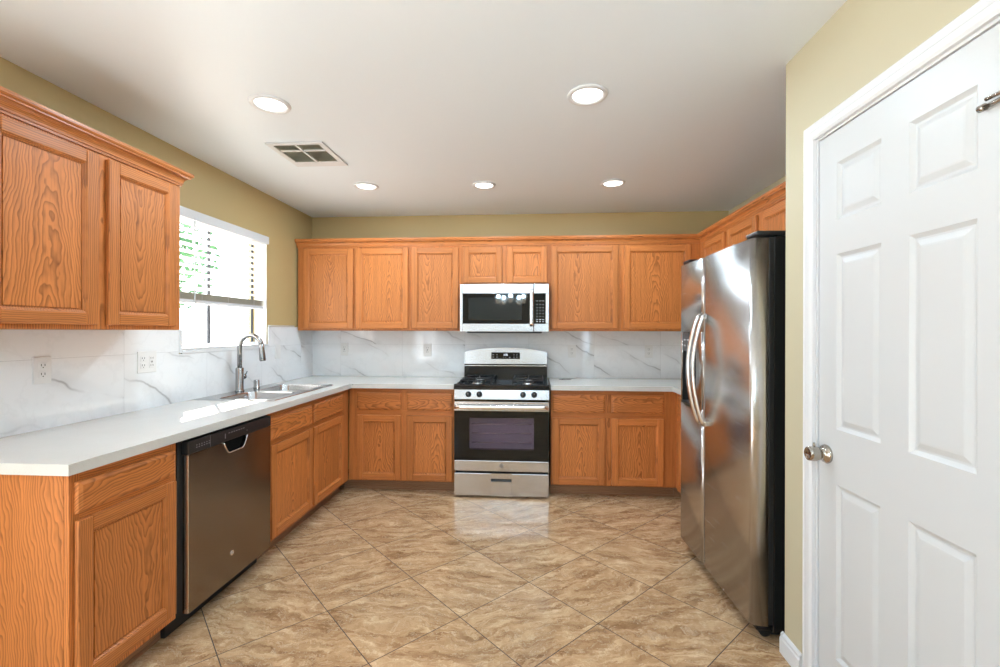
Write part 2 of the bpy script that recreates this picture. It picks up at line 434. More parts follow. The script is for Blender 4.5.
# muntins of the far dining window and the patio door frame
for k, (a, b_) in enumerate(((1.4, 2.6),)):
    m_ = MB(); m_.box(a, b_, -4.62, -4.58, 0.68, 0.74); m_.box(a, b_, -4.62, -4.58, 2.16, 2.22)
    nn = 3
    for i in range(nn + 1):
        xx = a + (b_ - a) * i / nn; m_.box(max(a, xx-0.025), min(b_, xx+0.025), -4.62, -4.58, 0.68, 2.22)
    m_.box(a, b_, -4.62, -4.58, 1.42, 1.47)
    structure('window_%d' % (k + 2), m_, WHITE)
m_ = MB(); m_.box(-2.32, -2.24, -1.55, -1.47, 0, 2.1); m_.box(-2.32, -2.24, 0.37, 0.45, 0, 2.1); m_.box(-2.32, -2.24, -0.59, -0.51, 0, 2.1)
m_.box(-2.32, -2.24, -1.55, 0.45, 2.02, 2.1)
structure('door_2', m_, WHITE)

# ---- kitchen window
wfr = MB()
xo0, xo1 = XW-0.155, XW-0.10
wfr.box(xo0, xo1, WY0, WY1, WZ0, WZ0+0.03, 0.004); wfr.box(xo0, xo1, WY0, WY1, WZ1-0.03, WZ1, 0.004)
wfr.box(xo0, xo1, WY0, WY0+0.03, WZ0, WZ1, 0.004)
win = structure('window_1', wfr, WHITE)
sub(win, MB().box(xo0+0.030, xo0+0.046, 3.060, 3.076, WZ0+0.03, WZ1-0.03, 0.003), 'mullion', DARKF)
sub(win, MB().box(xo0+0.030, xo0+0.046, WY1-0.022, WY1-0.008, WZ0+0.03, WZ1-0.03, 0.003), 'side_frame', DARKF)
sub(win, MB().box(xo0+0.025, xo0+0.029, WY0+0.03, WY1-0.03, WZ0+0.03, WZ1-0.03), 'pane', GLASS)
sub(win, MB().box(XW-0.10, XW-0.001, WY1-0.004, WY1, WZ0, WZ1-0.002), 'reveal', WHITE)
sub(win, MB().box(XW-0.10, XW-0.001, WY0, WY0+0.004, WZ0, WZ1-0.002), 'reveal', WHITE)
sub(win, MB().box(XW-0.10, XW+0.012, WY0+0.004, WY1-0.004, WZ0-0.0, WZ0+0.012, 0.003), 'window_sill', WHITE)
tr = MB()
tr.box(XW, XW+0.014, WY0-0.012, WY0+0.012, WZ0-0.02, 1.36, 0.003); tr.box(XW, XW+0.014, WY0+0.012, WY1+0.012, WZ0-0.025, WZ0-0.0005, 0.003)
structure('trim_1', tr, WHITE)

# ---- blinds
bl = thing('window_blind', 'white horizontal slat blind half raised over the kitchen sink window', 'blind', (XW, (WY0+WY1)/2, 1.53))
def rel(o, mb, name, m):
    x = mb.build(name, m); x.parent = o; x.location = x.location - o.location; return x
rel(bl, MB().box(XW+0.0005, XW+0.018, WY0-0.05, WY1+0.005, 2.062, 2.122, 0.004), 'valance', WHITE)
rel(bl, MB().box(XW-0.06, XW-0.004, WY0+0.015, WY1-0.012, 2.064, 2.096, 0.003), 'headrail', WHITE)
for k in range(10):
    zz = 2.045 - k*0.0455
    s_ = MB().prism([(XW-0.058, zz-0.004), (XW-0.034, zz+0.0015), (XW-0.010, zz+0.004), (XW-0.010, zz+0.0068), (XW-0.034, zz+0.0043), (XW-0.058, zz-0.001)], 'y', WY0+0.018, WY1-0.03)
    rel(bl, s_, 'slat', SLAT)
for k in range(9):
    rel(bl, MB().box(XW-0.060, XW-0.008, WY0+0.018, WY1-0.03, 1.553+k*0.0052, 1.5558+k*0.0052), 'stacked_slat', TAUPE if k > 0 else SLAT)
rel(bl, MB().box(XW-0.060, XW-0.006, WY0+0.018, WY1-0.03, 1.530, 1.551, 0.004), 'bottom_rail', WHITE)
for yy in (2.86, 3.12, 3.42):
    rel(bl, MB().tube([(XW-0.007, yy, 2.06), (XW-0.007, yy, 1.55)], 0.0012, seg=6), 'ladder_cord', SLAT)
rel(bl, MB().tube([(XW+0.005-0.008, 2.79, 2.06), (XW-0.003, 2.79, 1.42)], 0.0045, seg=8), 'tilt_wand', plain('wand_grey', (0.55, 0.57, 0.58), 0.3))

# ---- baseboard, door casing, door
prof = [(0, 0), (0.014, 0), (0.014, 0.062), (0.010, 0.068), (0.010, 0.078), (0.004, 0.086), (0, 0.088)]
structure('baseboard_door_side', MB().prism([(XD-o, z) for o, z in prof], 'y', 1.858, 1.999).prism([(1.985+o, z) for o, z in prof], 'x', XD-0.012, XD+0.01), WHITE)
def casing_profile():
    return [(0.0, 0.0), (0.0, 0.012), (0.010, 0.017), (0.028, 0.017), (0.034, 0.013), (0.050, 0.011), (0.058, 0.013), (0.064, 0.008), (0.068, 0.0)]
cs = MB()   # profile: (distance outward from opening, thickness); swept up the left jamb and over the head
cp = casing_profile()
def ring(pt_fn): return [pt_fn(a, t) for a, t in cp]
yj, yk, zt = DY1-0.004, DY0+0.004, DZ-0.004
loops = [ring(lambda a, t: (XD-t-0.0005, yj+a, 0.0)), ring(lambda a, t: (XD-t-0.0005, yj+a, zt+a)), ring(lambda a, t: (XD-t-0.0005, yk-a, zt+a)), ring(lambda a, t: (XD-t-0.0005, yk-a, 0.0))]
cs.loft(loops, smooth=False)
structure('trim_2', cs, WHITE)
jb = MB(); jb.box(XD, XD+0.13, DY1-0.012, DY1, 0, DZ); jb.box(XD, XD+0.13, DY0, DY1-0.012, DZ-0.012, DZ); jb.box(XD, XD+0.13, DY0, DY0+0.008, 0, DZ-0.012)
jb.box(XD+0.05, XD+0.09, DY1-0.022, DY1-0.012, 0, DZ-0.012); structure('trim_3', jb, WHITE)
# slab with six raised panels; front face at XD+0.004
XF = XD + 0.006
SY0, SY1, SZ0, SZ1 = 1.073, 1.767, 0.008, 2.060
cols = [(1.672, 1.468), (1.364, 1.165)]; rows = [(1.745, 1.948), (1.012, 1.627), (0.205, 0.819)]
d = MB(); bm = d.bm
ys = sorted({SY0, SY1, *[v for c in cols for v in c]}); zs = sorted({SZ0, SZ1, *[v for r in rows for v in r]})
def inpanel(y, z): return any(c[1] < y < c[0] for c in cols) and any(r[0] < z < r[1] for r in rows)
for i in range(len(ys)-1):
    for j in range(len(zs)-1):
        ym, zm = (ys[i]+ys[i+1])/2, (zs[j]+zs[j+1])/2
        y0, y1, z0, z1 = ys[i], ys[i+1], zs[j], zs[j+1]
        if not inpanel(ym, zm):
            bm.faces.new([bm.verts.new(p) for p in ((XF, y0, z0), (XF, y0, z1), (XF, y1, z1), (XF, y1, z0))])
        else:
            st = [(0, 0), (0.006, 0.0045), (0.012, 0.0085), (0.018, 0.0085), (0.034, 0.0025), (0.040, 0.0018)]
            L = [[(XF+dd, y0+a, z0+a), (XF+dd, y0+a, z1-a), (XF+dd, y1-a, z1-a), (XF+dd, y1-a, z0+a)] for a, dd in st]
            d.loft(L, caps=(False, True), smooth=False)
bmesh.ops.remove_doubles(bm, verts=bm.verts[:], dist=1e-5)
d.box(XF+0.0098, XF+0.035, SY0, SY1, SZ0, SZ1)
for (a, b_) in (((SY0, SY0), (SZ0, SZ1)), ((SY1, SY1), (SZ0, SZ1))):
    bm.faces.new([bm.verts.new(p) for p in ((XF, a[0], b_[0]), (XF+0.01, a[0], b_[0]), (XF+0.01, a[0], b_[1]), (XF, a[0], b_[1]))])
for zz in (SZ0, SZ1):
    bm.faces.new([bm.verts.new(p) for p in ((XF, SY0, zz), (XF+0.01, SY0, zz), (XF+0.01, SY1, zz), (XF, SY1, zz))])
door = structure('door_1', d, DOORW)
KY, KZ = 1.722, 0.912
kn = MB().lathe([(0.0005, 0.0), (0.033, 0.0), (0.034, -0.004), (0.031, -0.010), (0.022, -0.015), (0.017, -0.020), (0.017, -0.024), (0.023, -0.030), (0.0262, -0.042), (0.0262, -0.056), (0.024, -0.066), (0.020, -0.069), (0.0185, -0.067), (0.006, -0.063), (0.0005, -0.0625)], (XF, KY, KZ), 'x', 36)
kb = sub(door, kn, 'door_knob', NICKEL)
tb = MB().tube([(XF-0.045, KY, KZ+0.024), (XF-0.045, KY, KZ+0.041)], [0.004, 0.0028], seg=10); t_ = tb.build('lock_pin', NICKEL); t_.parent = kb; t_.location = t_.location - door.location - kb.location
hg = MB().lathe([(0.0065, -0.045), (0.0065, 0.045), (0.004, 0.05)], (XF-0.006, 1.062, 1.885), 'z', 14).box(XF-0.004, XF-0.001, 1.064, 1.083, 1.842, 1.928)
hn = sub(door, hg, 'hinge', NICKEL)
st_ = MB().tube([(XF-0.012, 1.068, 1.893), (XF-0.016, 1.128, 1.893)], 0.0045, seg=12).tube([(XF-0.010, 1.085, 1.880), (XF-0.008, 1.140, 1.880)], [0.0055, 0.0055], seg=12).lathe([(0.0085, 0), (0.0085, 0.014)], (XF-0.010, 1.136, 1.880), 'y', 14)
s2_ = st_.build('hinge_door_stop', NICKEL); s2_.parent = hn; s2_.location = s2_.location - door.location - hn.location

# ---- backsplash
bsl = MB()
T = 0.009; top = 1.388
bsl.box(XW+0.0004, XW+T, 1.385, WY0-0.012, 0.9145, 1.357); bsl.box(XW+0.0004, XW+T, WY0-0.012, WY1+0.012, 0.9145, WZ0-0.025); bsl.box(XW+0.0004, XW+T, WY1+0.012, YW-T, 0.9145, top)
tag(bsl.build('tile_backsplash', MARBLE), 'white grey-veined marble tile backsplash on left wall around the window', 'backsplash')
bsb = MB(); bsb.box(XW, XR, YW-T, YW, 0.9145, 1.357)
tag(bsb.build('tile_backsplash', MARBLE), 'white grey-veined marble tile backsplash on back wall behind the range', 'backsplash')
structure('trim_4', MB().box(XW, XW+0.016, WY1+0.012, YW-0.36, 1.388, 1.402, 0.003).box(XW, XW+0.010, 1.378, 1.385, 0.9145, 1.357), plain('tile_edge_trim', (0.62, 0.60, 0.54), 0.3))

# ================================================================ CABINETS (local frame: x along, -y outward, z up; frame face at y=0)
def panel_door(parent, x0, x1, z0, z1, name='door', fw=0.052):
    t = 0.020; f = MB()
    def stile(a, b_):
        f.box(a, b_, -t, -0.0005, z0, z1, 0.004, 0)
    stile(x0, x0+fw); stile(x1-fw, x1)
    f.box(x0+fw, x1-fw, -t, -0.0005, z0, z0+fw, 0.004, 1); f.box(x0+fw, x1-fw, -t, -0.0005, z1-fw, z1, 0.004, 1)
    # inner ogee bead round the panel
    bd = 0.010; a, b_, c, e = x0+fw, x1-fw, z0+fw, z1-fw
    def L(o, y): return [(a+o, y, c+o), (b_-o, y, c+o), (b_-o, y, e-o), (a+o, y, e-o)]
    f.loft([L(-0.003, -t+0.003), L(0.003, -t+0.0045), L(bd*0.6, -t+0.010), L(bd, -t+0.011), L(bd, -0.005)], mi=0, caps=(False, False), smooth=False)
    f.box(a-0.002, b_+0.002, -0.0048, -0.0008, c-0.002, e+0.002)
    df = f.build(name, [OAK, OAKH], parent)
    gv = bd+0.0035; p = MB().box(a+gv, b_-gv, -t+0.0105, -0.0048, c+gv, e-gv, 0.0015)
    sub(df, p, 'panel', OAKP)
    return df
def drawer(parent, x0, x1, z0, z1):
    f = MB(); t = 0.020
    def L(o, y): return [(x0+o, y, z0+o), (x1-o, y, z0+o), (x1-o, y, z1-o), (x0+o, y, z1-o)]
    f.loft([L(0, -0.0005), L(0, -0.010), L(0.003, -0.015), L(0.010, -0.018), L(0.014, -t)], smooth=False)
    return f.build('drawer', OAKD, parent)
def cabinet(name, label, loc, rz, width, depth, z0, z1, doors, drawers=(), rails=(), toe=True, group=None, body_mats=None, hollow=False, toe_ends=(0.0, 0.0), toe_fill=0.0):
    o = thing(name, label, 'cabinet', loc, rz, group)
    if hollow: MB().box(0.0, 0.018, 0.020, depth, z0, z1-0.0005).box(width-0.018, width, 0.020, depth, z0, z1-0.0005).box(0.018, width-0.018, 0.020, depth, z0, z0+0.018).box(0.018, width-0.018, depth-0.008, depth, z0+0.018, z1-0.0005).build('body', OAKP, o)
    else: MB().box(0.0, width, 0.020, depth, z0, z1-0.0005).build('body', body_mats or OAKP, o)
    f = MB().box(0, width, 0, 0.0195, z0, z1-0.0005, 0.0015)
    for (a, b_, c, e) in rails: f.box(a, b_, -0.0006, 0.004, c, e, 0, 1)
    f.build('face_frame', [OAK, OAKH], o)
    for q in doors: panel_door(o, *q)
    for q in drawers: drawer(o, *q)
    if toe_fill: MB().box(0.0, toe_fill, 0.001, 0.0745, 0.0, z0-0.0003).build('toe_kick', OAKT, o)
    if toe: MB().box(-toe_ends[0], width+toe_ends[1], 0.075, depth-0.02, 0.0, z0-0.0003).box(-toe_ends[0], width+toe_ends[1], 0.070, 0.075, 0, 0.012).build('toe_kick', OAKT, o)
    return o
XL = -1.56; CT = 0.8765; TOE = 0.095
Lr = PI/2; Rr = -PI/2
def LC(name, label, y0, y1, doors, drawers, rails, **k):
    return cabinet(name, label, (XL, y0, 0), Lr, y1-y0, 0.60, TOE, CT, [(a-y0, b_-y0, c, e) for a, b_, c, e in doors], [(a-y0, b_-y0, c, e) for a, b_, c, e in drawers], [(a-y0, b_-y0, c, e) for a, b_, c, e in rails], **k)
c1 = LC('base_cabinet', 'oak base cabinet at the open left end, beside the dishwasher', 1.425, 1.884, [(1.441, 1.866, 0.127, 0.705)], [(1.441, 1.866, 0.728, 0.838)], [(1.46, 1.85, 0.706, 0.727), (1.46, 1.85, 0.84, CT)])
LC('base_cabinet', 'oak sink base cabinet with two doors under the sink', 2.562, 3.74, [(2.585, 3.083, 0.118, 0.672), (3.112, 3.604, 0.118, 0.672)], [(2.585, 3.083, 0.700, 0.838), (3.112, 3.604, 0.700, 0.838)], [(2.6, 3.6, 0.673, 0.699), (2.6, 3.6, 0.84, CT)], hollow=True)
YF = 3.75
def BC(name, label, x0, x1, doors, drawers, rails, **k):
    return cabinet(name, label, (x0, YF, 0), 0, x1-x0, 0.585, TOE, CT, [(a-x0, b_-x0, c, e) for a, b_, c, e in doors], [(a-x0, b_-x0, c, e) for a, b_, c, e in drawers], [(a-x0, b_-x0, c, e) for a, b_, c, e in rails], **k)
dz = (0.106, 0.648); wz = (0.692, 0.838)
BC('base_cabinet', 'oak base cabinet with two drawers and two doors left of the range', -1.558, -0.657, [(-1.485, -1.108, *dz), (-1.057, -0.672, *dz)], [(-1.485, -1.108, *wz), (-1.057, -0.672, *wz)], [(-1.49, -0.675, 0.649, 0.691), (-1.49, -0.675, 0.84, CT)], toe_ends=(0.075, 0.0))
BC('base_cabinet', 'oak base cabinet with two drawers and two doors right of the range', 0.143, 1.148, [(0.155, 0.580, *dz), (0.634, 1.048, *dz)], [(0.155, 0.580, *wz), (0.634, 1.048, *wz)], [(0.16, 1.04, 0.649, 0.691), (0.16, 1.04, 0.84, CT)])
cabinet('base_cabinet', 'oak corner base cabinet mostly hidden behind the refrigerator', (1.15, 4.33, 0), Rr, 1.34, 0.63, TOE, CT, [(0.66, 1.28, *dz)], [(0.66, 1.28, *wz)], toe_fill=0.505)
# uppers
UZ0, UZ1 = 1.3585, 2.137; ud = (1.378, 2.104)
XU = -1.87; YU = 4.04
def UL(name, label, y0, y1, doors): return cabinet(name, label, (XU, y0, 0), Lr, y1-y0, 0.305, UZ0, UZ1, [(a-y0, b_-y0, *ud) for a, b_ in doors], toe=False)
UL('wall_cabinet', 'oak two-door wall cabinet hanging on the left wall beside the window', 1.385, 2.283, [(1.405, 1.815), (1.862, 2.240)])
def UB(label, x0, x1, doors, z0=UZ0, dzz=ud): return cabinet('wall_cabinet', label, (x0, YU, 0), 0, x1-x0, 0.295, z0, UZ1, [(a-x0, b_-x0, *dzz) for a, b_ in doors], toe=False)
UB('oak two-door wall cabinet in the left corner of the back wall', -2.163, -1.112, [(-2.104, -1.637), (-1.608, -1.129)])
UB('oak single-door wall cabinet directly left of the microwave', -1.1115, -0.652, [(-1.097, -0.672)])
UB('short oak wall cabinet with two small doors above the microwave', -0.6515, 0.134, [(-0.630, -0.280), (-0.236, 0.117)], 1.766, (1.783, 2.104))
UB('oak single-door wall cabinet directly right of the microwave', 0.1345, 0.758, [(0.153, 0.736)])
UB('oak wall cabinet in the right corner, partly behind the refrigerator top', 0.7585, 1.438, [(0.786, 1.355)])
def UR(label, y1, y0, doors): return cabinet('wall_cabinet', label, (1.44, y1, 0), Rr, y1-y0, 0.355, 1.835, UZ1, [(y1-a, y1-b_, 1.852, 2.104) for a, b_ in doors], toe=False)
UR('oak wall cabinet above the refrigerator, the unit nearer the corner', 4.33, 3.003, [(3.955, 3.505), (3.462, 3.024)])
UR('oak wall cabinet above the refrigerator, the unit nearer the white door', 3.0025, 2.08, [(2.975, 2.56), (2.52, 2.10)])
# crown moulding
crp = [(0.0, 2.1375), (0.0, 2.1180), (0.006, 2.1180), (0.006, 2.1280), (0.010, 2.1300), (0.0105, 2.1380), (0.013, 2.1470), (0.018, 2.1550), (0.027, 2.1620), (0.036, 2.1650), (0.036, 2.1710), (0.040, 2.1730), (0.044, 2.1790), (0.044, 2.1920), (-0.02, 2.1920), (-0.02, 2.1375)]
# path travels so that outward is on its right
c_ = MB().sweep([(XU+0.0006, 1.385), (XU+0.0006, 2.2836), (XW+0.002, 2.2836)], crp, [1, 0])
tag(c_.build('crown_moulding', [OAKH, OAKY]), 'oak crown moulding along the top of the left wall cabinet', 'moulding')
c_ = MB().sweep([(-2.172, YU-0.0006), (1.4394, YU-0.0006), (1.4394, 2.08)], crp, [0, 1])
tag(c_.build('crown_moulding', [OAKH, OAKY]), 'long oak crown moulding along the back and right wall cabinets', 'moulding')

# ================================================================ COUNTERTOPS
CX = -1.517; CYF = 3.700; SYa, SYb, SXa, SXb = 2.760, 3.575, -2.105, -1.665
ct = MB()
ct.box(XW, CX, 1.385, SYa, CT, 0.914); ct.box(XW, CX, SYb, YW, CT, 0.914)
ct.box(XW, SXa, SYa, SYb, CT, 0.914); ct.box(SXb, CX, SYa, SYb, CT, 0.914)
ct.box(CX, -0.655, CYF, YW, CT, 0.914)
tag(ct.build('countertop', QUARTZ), 'pale quartz countertop running past the sink to the left of the range', 'countertop')
ct = MB(); ct.box(0.140, XR, CYF, YW, CT, 0.914); ct.box(1.108, XR, 2.985, CYF, CT, 0.914)
tag(ct.build('countertop', QUARTZ), 'pale quartz countertop between the range and the refrigerator', 'countertop')
pc = MB().tube([(0.235, 4.165, 0.9165), (0.30, 4.163, 0.9165), (0.345, 4.165, 0.9165)], 0.0022, seg=6).tube([(0.262, 4.164, 0.9165), (0.270, 4.164, 0.926), (0.282, 4.164, 0.9165)], 0.0022, seg=6)
tag(pc.build('wire_clip', plain('dark_wire', (0.05, 0.035, 0.025), 0.4)), 'tiny dark wire clip lying on the counter right of the range', 'clip')

# ================================================================ SINK, FAUCET, CAP
def rrect(x0, x1, y0, y1, r, z, n=6):
    P = []
    for cx_, cy_, a0 in ((x1-r, y1-r, 0), (x0+r, y1-r, PI/2), (x0+r, y0+r, PI), (x1-r, y0+r, 1.5*PI)):
        for k in range(n+1):
            a = a0 + k*PI/2/n; P.append((cx_+r*math.cos(a), cy_+r*math.sin(a), z))
    return P
sk = thing('kitchen_sink', 'stainless steel double bowl sink set into the counter below the window', 'sink', (-1.885, 3.167, 0.914))
bowls = [(-2.03, -1.675, 2.775, 3.135), (-2.03, -1.675, 3.20, 3.56)]
rim = MB(); bm = rim.bm
outer = rrect(-2.155, -1.625, 2.735, 3.605, 0.03, 0.9175)
def addloop(P): 
    vs = [bm.verts.new(p) for p in P]; return [bm.edges.new((vs[i], vs[(i+1) % len(vs)])) for i in range(len(vs))], vs
es, ov = addloop(outer)
for b_ in bowls:
    e2, _ = addloop(rrect(*b_, 0.055, 0.9175)); es += e2
bmesh.ops.triangle_fill(bm, use_beauty=True, edges=es)
rim.loft([rrect(-2.155, -1.625, 2.735, 3.605, 0.03, 0.9175), rrect(-2.159, -1.621, 2.731, 3.609, 0.032, 0.9143)], caps=(False, False))
rel(sk, rim, 'rim', SINKM)
for b_ in bowls:
    x0, x1, y0, y1 = b_
    q = MB().loft([rrect(x0, x1, y0, y1, 0.055, 0.9175), rrect(x0+0.004, x1-0.004, y0+0.004, y1-0.004, 0.055, 0.910), rrect(x0+0.010, x1-0.010, y0+0.010, y1-0.010, 0.055, 0.77),
                  rrect(x0+0.02, x1-0.02, y0+0.02, y1-0.02, 0.05, 0.752), rrect(x0+0.04, x1-0.04, y0+0.04, y1-0.04, 0.04, 0.747)], caps=(False, True))
    bo = rel(sk, q, 'bowl', SINKM)
    dr = MB().lathe([(0.0005, 0.001), (0.02, 0.001), (0.036, 0.003), (0.042, 0.001)], ((x0+x1)/2, (y0+y1)/2, 0.747), 'z', 24, cap=False)
    dd = dr.build('drain', FAUCET); dd.parent = bo; dd.location = dd.location - sk.location - bo.location
FX, FY = -2.112, 3.135
fc = thing('kitchen_faucet', 'tall brushed nickel gooseneck pull-down faucet behind the sink', 'faucet', (FX, FY, 0.9178))
fc_body = MB().lathe([(0.031, 0), (0.031, 0.006), (0.0275, 0.010), (0.0265, 0.012), (0.0265, 0.165), (0.023, 0.170), (0.015, 0.172)], (FX, FY, 0.9178), 'z', 28)
rel(fc, fc_body, 'body', FAUCET)
R_ = 0.082; path = [(FX, FY, 1.085), (FX, FY, 1.23)]
for k in range(1, 16):
    a = PI - k*PI*0.93/15; path.append((FX+R_+R_*math.cos(a), FY, 1.236+R_*math.sin(a)*1.05))
rel(fc, MB().tube(path, 0.0158, seg=16, up=(0, 1, 0)), 'spout', FAUCET)
e_ = Vector(path[-1]); dn = Vector((0.10, 0.0, -1.0)).normalized()
hd = [e_ - dn*0.004, e_ + dn*0.02, e_ + dn*0.095, e_ + dn*0.110, e_ + dn*0.118]
rel(fc, MB().tube(hd, [0.0165, 0.018, 0.0215, 0.0215, 0.018], seg=18, up=(0, 1, 0)), 'spray_head', FAUCET)
rel(fc, MB().lathe([(0.018, 0.018), (0.019, 0.050), (0.016, 0.058), (0.007, 0.060)], (FX, FY, 1.020), 'y', 20).tube([(FX, FY+0.055, 1.022), (FX+0.004, FY+0.066, 1.040), (FX+0.008, FY+0.074, 1.056)], [0.006, 0.005, 0.004], seg=10), 'lever', FAUCET)
ac = MB().lathe([(0.024, 0), (0.024, 0.004), (0.0205, 0.005), (0.0205, 0.055), (0.017, 0.060), (0.0005, 0.061)], (-2.118, 3.345, 0.9178), 'z', 24)
tag(ac.build('air_gap_cap', FAUCET), 'short brushed nickel air gap cap beside the faucet', 'air gap')

# ================================================================ OUTLETS
def outlet(kind, label, group=None):
    o = thing('wall_outlet' if kind != 'switch' else 'wall_switch', label, 'outlet' if kind != 'switch' else 'switch', group=group)
    wdt = 0.125 if kind == 'double' else 0.075
    MB().box(-wdt/2, wdt/2, -0.006, 0.0, -0.060, 0.060, 0.0025).build('cover_plate', PLATE, o)
    def duplex(cx_):
        for zz in (-0.0195, 0.0195):
            r = MB().box(cx_-0.017, cx_+0.017, -0.0078, -0.0055, zz-0.0145, zz+0.0145, 0.0018).build('receptacle', PLATE, o)
            s_ = MB().box(cx_-0.0085, cx_-0.0060, -0.0084, -0.0076, zz-0.002, zz+0.008).box(cx_+0.0060, cx_+0.0085, -0.0084, -0.0076, zz-0.002, zz+0.008).lathe([(0.0025, -0.0084), (0.0025, -0.0076)], (cx_, 0, zz-0.008), 'y', 10)
            sub(r, s_, 'slots', SLOT)
    def decora(cx_, rocker=False):
        r = MB().box(cx_-0.0165, cx_+0.0165, -0.0078, -0.0055, -0.033, 0.033, 0.0015).build('rocker' if rocker else 'receptacle', PLATE, o)
        if not rocker:
            s_ = MB()
            for zz in (-0.020, 0.020):
                s_.box(cx_-0.0085, cx_-0.006, -0.0084, -0.0076, zz-0.004, zz+0.006); s_.box(cx_+0.006, cx_+0.0085, -0.0084, -0.0076, zz-0.004, zz+0.006)
            s_.box(cx_-0.006, cx_+0.006, -0.0084, -0.0076, -0.004, -0.0005); s_.box(cx_-0.006, cx_+0.006, -0.0084, -0.0076, 0.001, 0.0045)
            sub(r, s_, 'slots', SLOT)
    if kind == 'duplex': duplex(0)
    elif kind == 'gfci': decora(0)
    elif kind == 'switch': decora(0, True)
    elif kind == 'double': duplex(-0.028); decora(0.028)
    return o
def place(o, x, y, z, rz): o.location = (x, y, z); o.rotation_euler = (0, 0, rz); return o
place(outlet('duplex', 'white duplex outlet on the left backsplash, nearest the counter end'), XW+T, 1.864, 1.178, Lr)
place(outlet('double', 'white double-width outlet plate left of the window'), XW+T, 2.410, 1.178, Lr)
place(outlet('switch', 'narrow white switch plate on left wall between window and corner'), XW+T, 3.722, 1.178, Lr)
place(outlet('gfci', 'white outlet on the back wall nearest the left corner'), -1.847, YW-T, 1.176, 0)
place(outlet('gfci', 'white outlet on the back wall just left of the range'), -1.022, YW-T, 1.172, 0)
place(outlet('duplex', 'white outlet on the back wall just right of the range'), 0.362, YW-T, 1.168, 0)
place(outlet('duplex', 'white outlet on the back wall near the refrigerator'), 1.075, YW-T, 1.170, 0)

# ================================================================ RANGE  (x0=-0.648..0.130, front y 3.665)
RX0, RX1 = -0.648, 0.130; RC = (RX0+RX1)/2
rg = thing('gas_range', 'stainless steel and black gas range with four burners', 'range', (RC, 3.70, 0), 0)
def R(mb, name, m): return rel(rg, mb, name, m)
R(MB().box(RX0+0.008, RX1-0.008, 3.725, 4.30, 0.03, 0.885), 'body', BLACK)
def cavity():
    q = MB(); a, b_, c, e = RX0+0.11, RX1-0.11, 0.375, 0.665
    return a, b_, c, e
# oven door: black glass front built round the window opening
ox0, ox1, oz0, oz1 = -0.523, 0.005, 0.392, 0.650
dr_ = MB(); y0, y1 = 3.670, 3.722
dx0, dx1 = RX0+0.004, RX1-0.004
dr_.box(dx0, ox0, y0, y1, 0.305, 0.790); dr_.box(ox1, dx1, y0, y1, 0.305, 0.790); dr_.box(ox0, ox1, y0, y1, 0.305, oz0); dr_.box(ox0, ox1, y0, y1, oz1, 0.790)
od = R(dr_, 'oven_door', BLACKG)
def RS(parent, mb, name, m):
    o = mb.build(name, m); o.parent = parent; o.location = o.location - rg.location - parent.location; return o
RS(od, MB().box(ox0, ox1, y0+0.002, y0+0.005, oz0, oz1), 'window_pane', OVENG)
RS(od, MB().box(ox0, ox1, y1-0.004, y1-0.001, oz0, oz1), 'oven_lining', ENAMEL)
rk = MB()
for zz in (0.445, 0.52, 0.595): rk.tube([(ox0+0.02, y0+0.030, zz), (ox1-0.02, y0+0.030, zz)], 0.0035, seg=6)
for i in range(13): rk.tube([(ox0+0.04+i*0.0373, y0+0.036, 0.52), (ox0+0.04+i*0.0373, y0+0.036, 0.523)], 0.002, seg=6)
RS(od, rk, 'oven_rack', STEELH)
RS(od, MB().box(dx0, dx1, y0-0.003, y1, 0.218, 0.304, 0.004), 'lower_band', STEEL)
lg = MB().lathe([(0.0125, -0.0045), (0.0125, -0.003), (0.0150, -0.003), (0.0150, -0.0045)], (RC, y0, 0.265), 'y', 28, cap=False)
lgo = RS(od, lg, 'badge', LOGO)
te = text_mesh('GE', 0.017, LOGO, lgo, (0, -0.0006, 0), (PI/2, 0, 0), 'monogram')
# handle: wide flat bow bar with end mounts
hb = MB(); pts = []
for i in range(17):
    t = i/16; xx = dx0+0.012 + (dx1-dx0-0.024)*t; pts.append((xx, y0-0.036-0.010*math.sin(PI*t), 0.742))
hb.tube(pts, 0.012, 0.018, seg=14)
for xx in (dx0+0.022, dx1-0.022): hb.box(xx-0.014, xx+0.014, y0-0.036, y0+0.001, 0.729, 0.755, 0.004)
RS(od, hb, 'door_handle', STEELH)
RS(od, MB().box(dx0, dx1, y0-0.003, y0+0.012, 0.707, 0.782, 0.003), 'upper_band', STEEL)
# drawer
dw_ = MB().box(dx0, RC-0.083, y0, y1, 0.016, 0.200, 0.004).box(RC+0.083, dx1, y0, y1, 0.016, 0.200, 0.004).box(RC-0.0835, RC+0.0835, y0+0.0005, y1, 0.016, 0.1345).box(RC-0.0835, RC+0.0835, y0+0.0005, y1, 0.158, 0.1995)
wd_ = R(dw_, 'drawer', STEEL)
RS(wd_, MB().box(RC-0.083, RC+0.083, y0+0.018, y0+0.03, 0.134, 0.158), 'pull_recess', BLACK)
for xx in (RX0+0.06, RX1-0.06): R(MB().lathe([(0.018, 0), (0.018, 0.0298)], (xx, 3.76, 0.0), 'z', 14), 'foot', BLACKP)
for xx in (RX0+0.06, RX1-0.06): R(MB().lathe([(0.018, 0), (0.018, 0.03)], (xx, 4.24, 0.0), 'z', 14), 'foot', BLACKP)
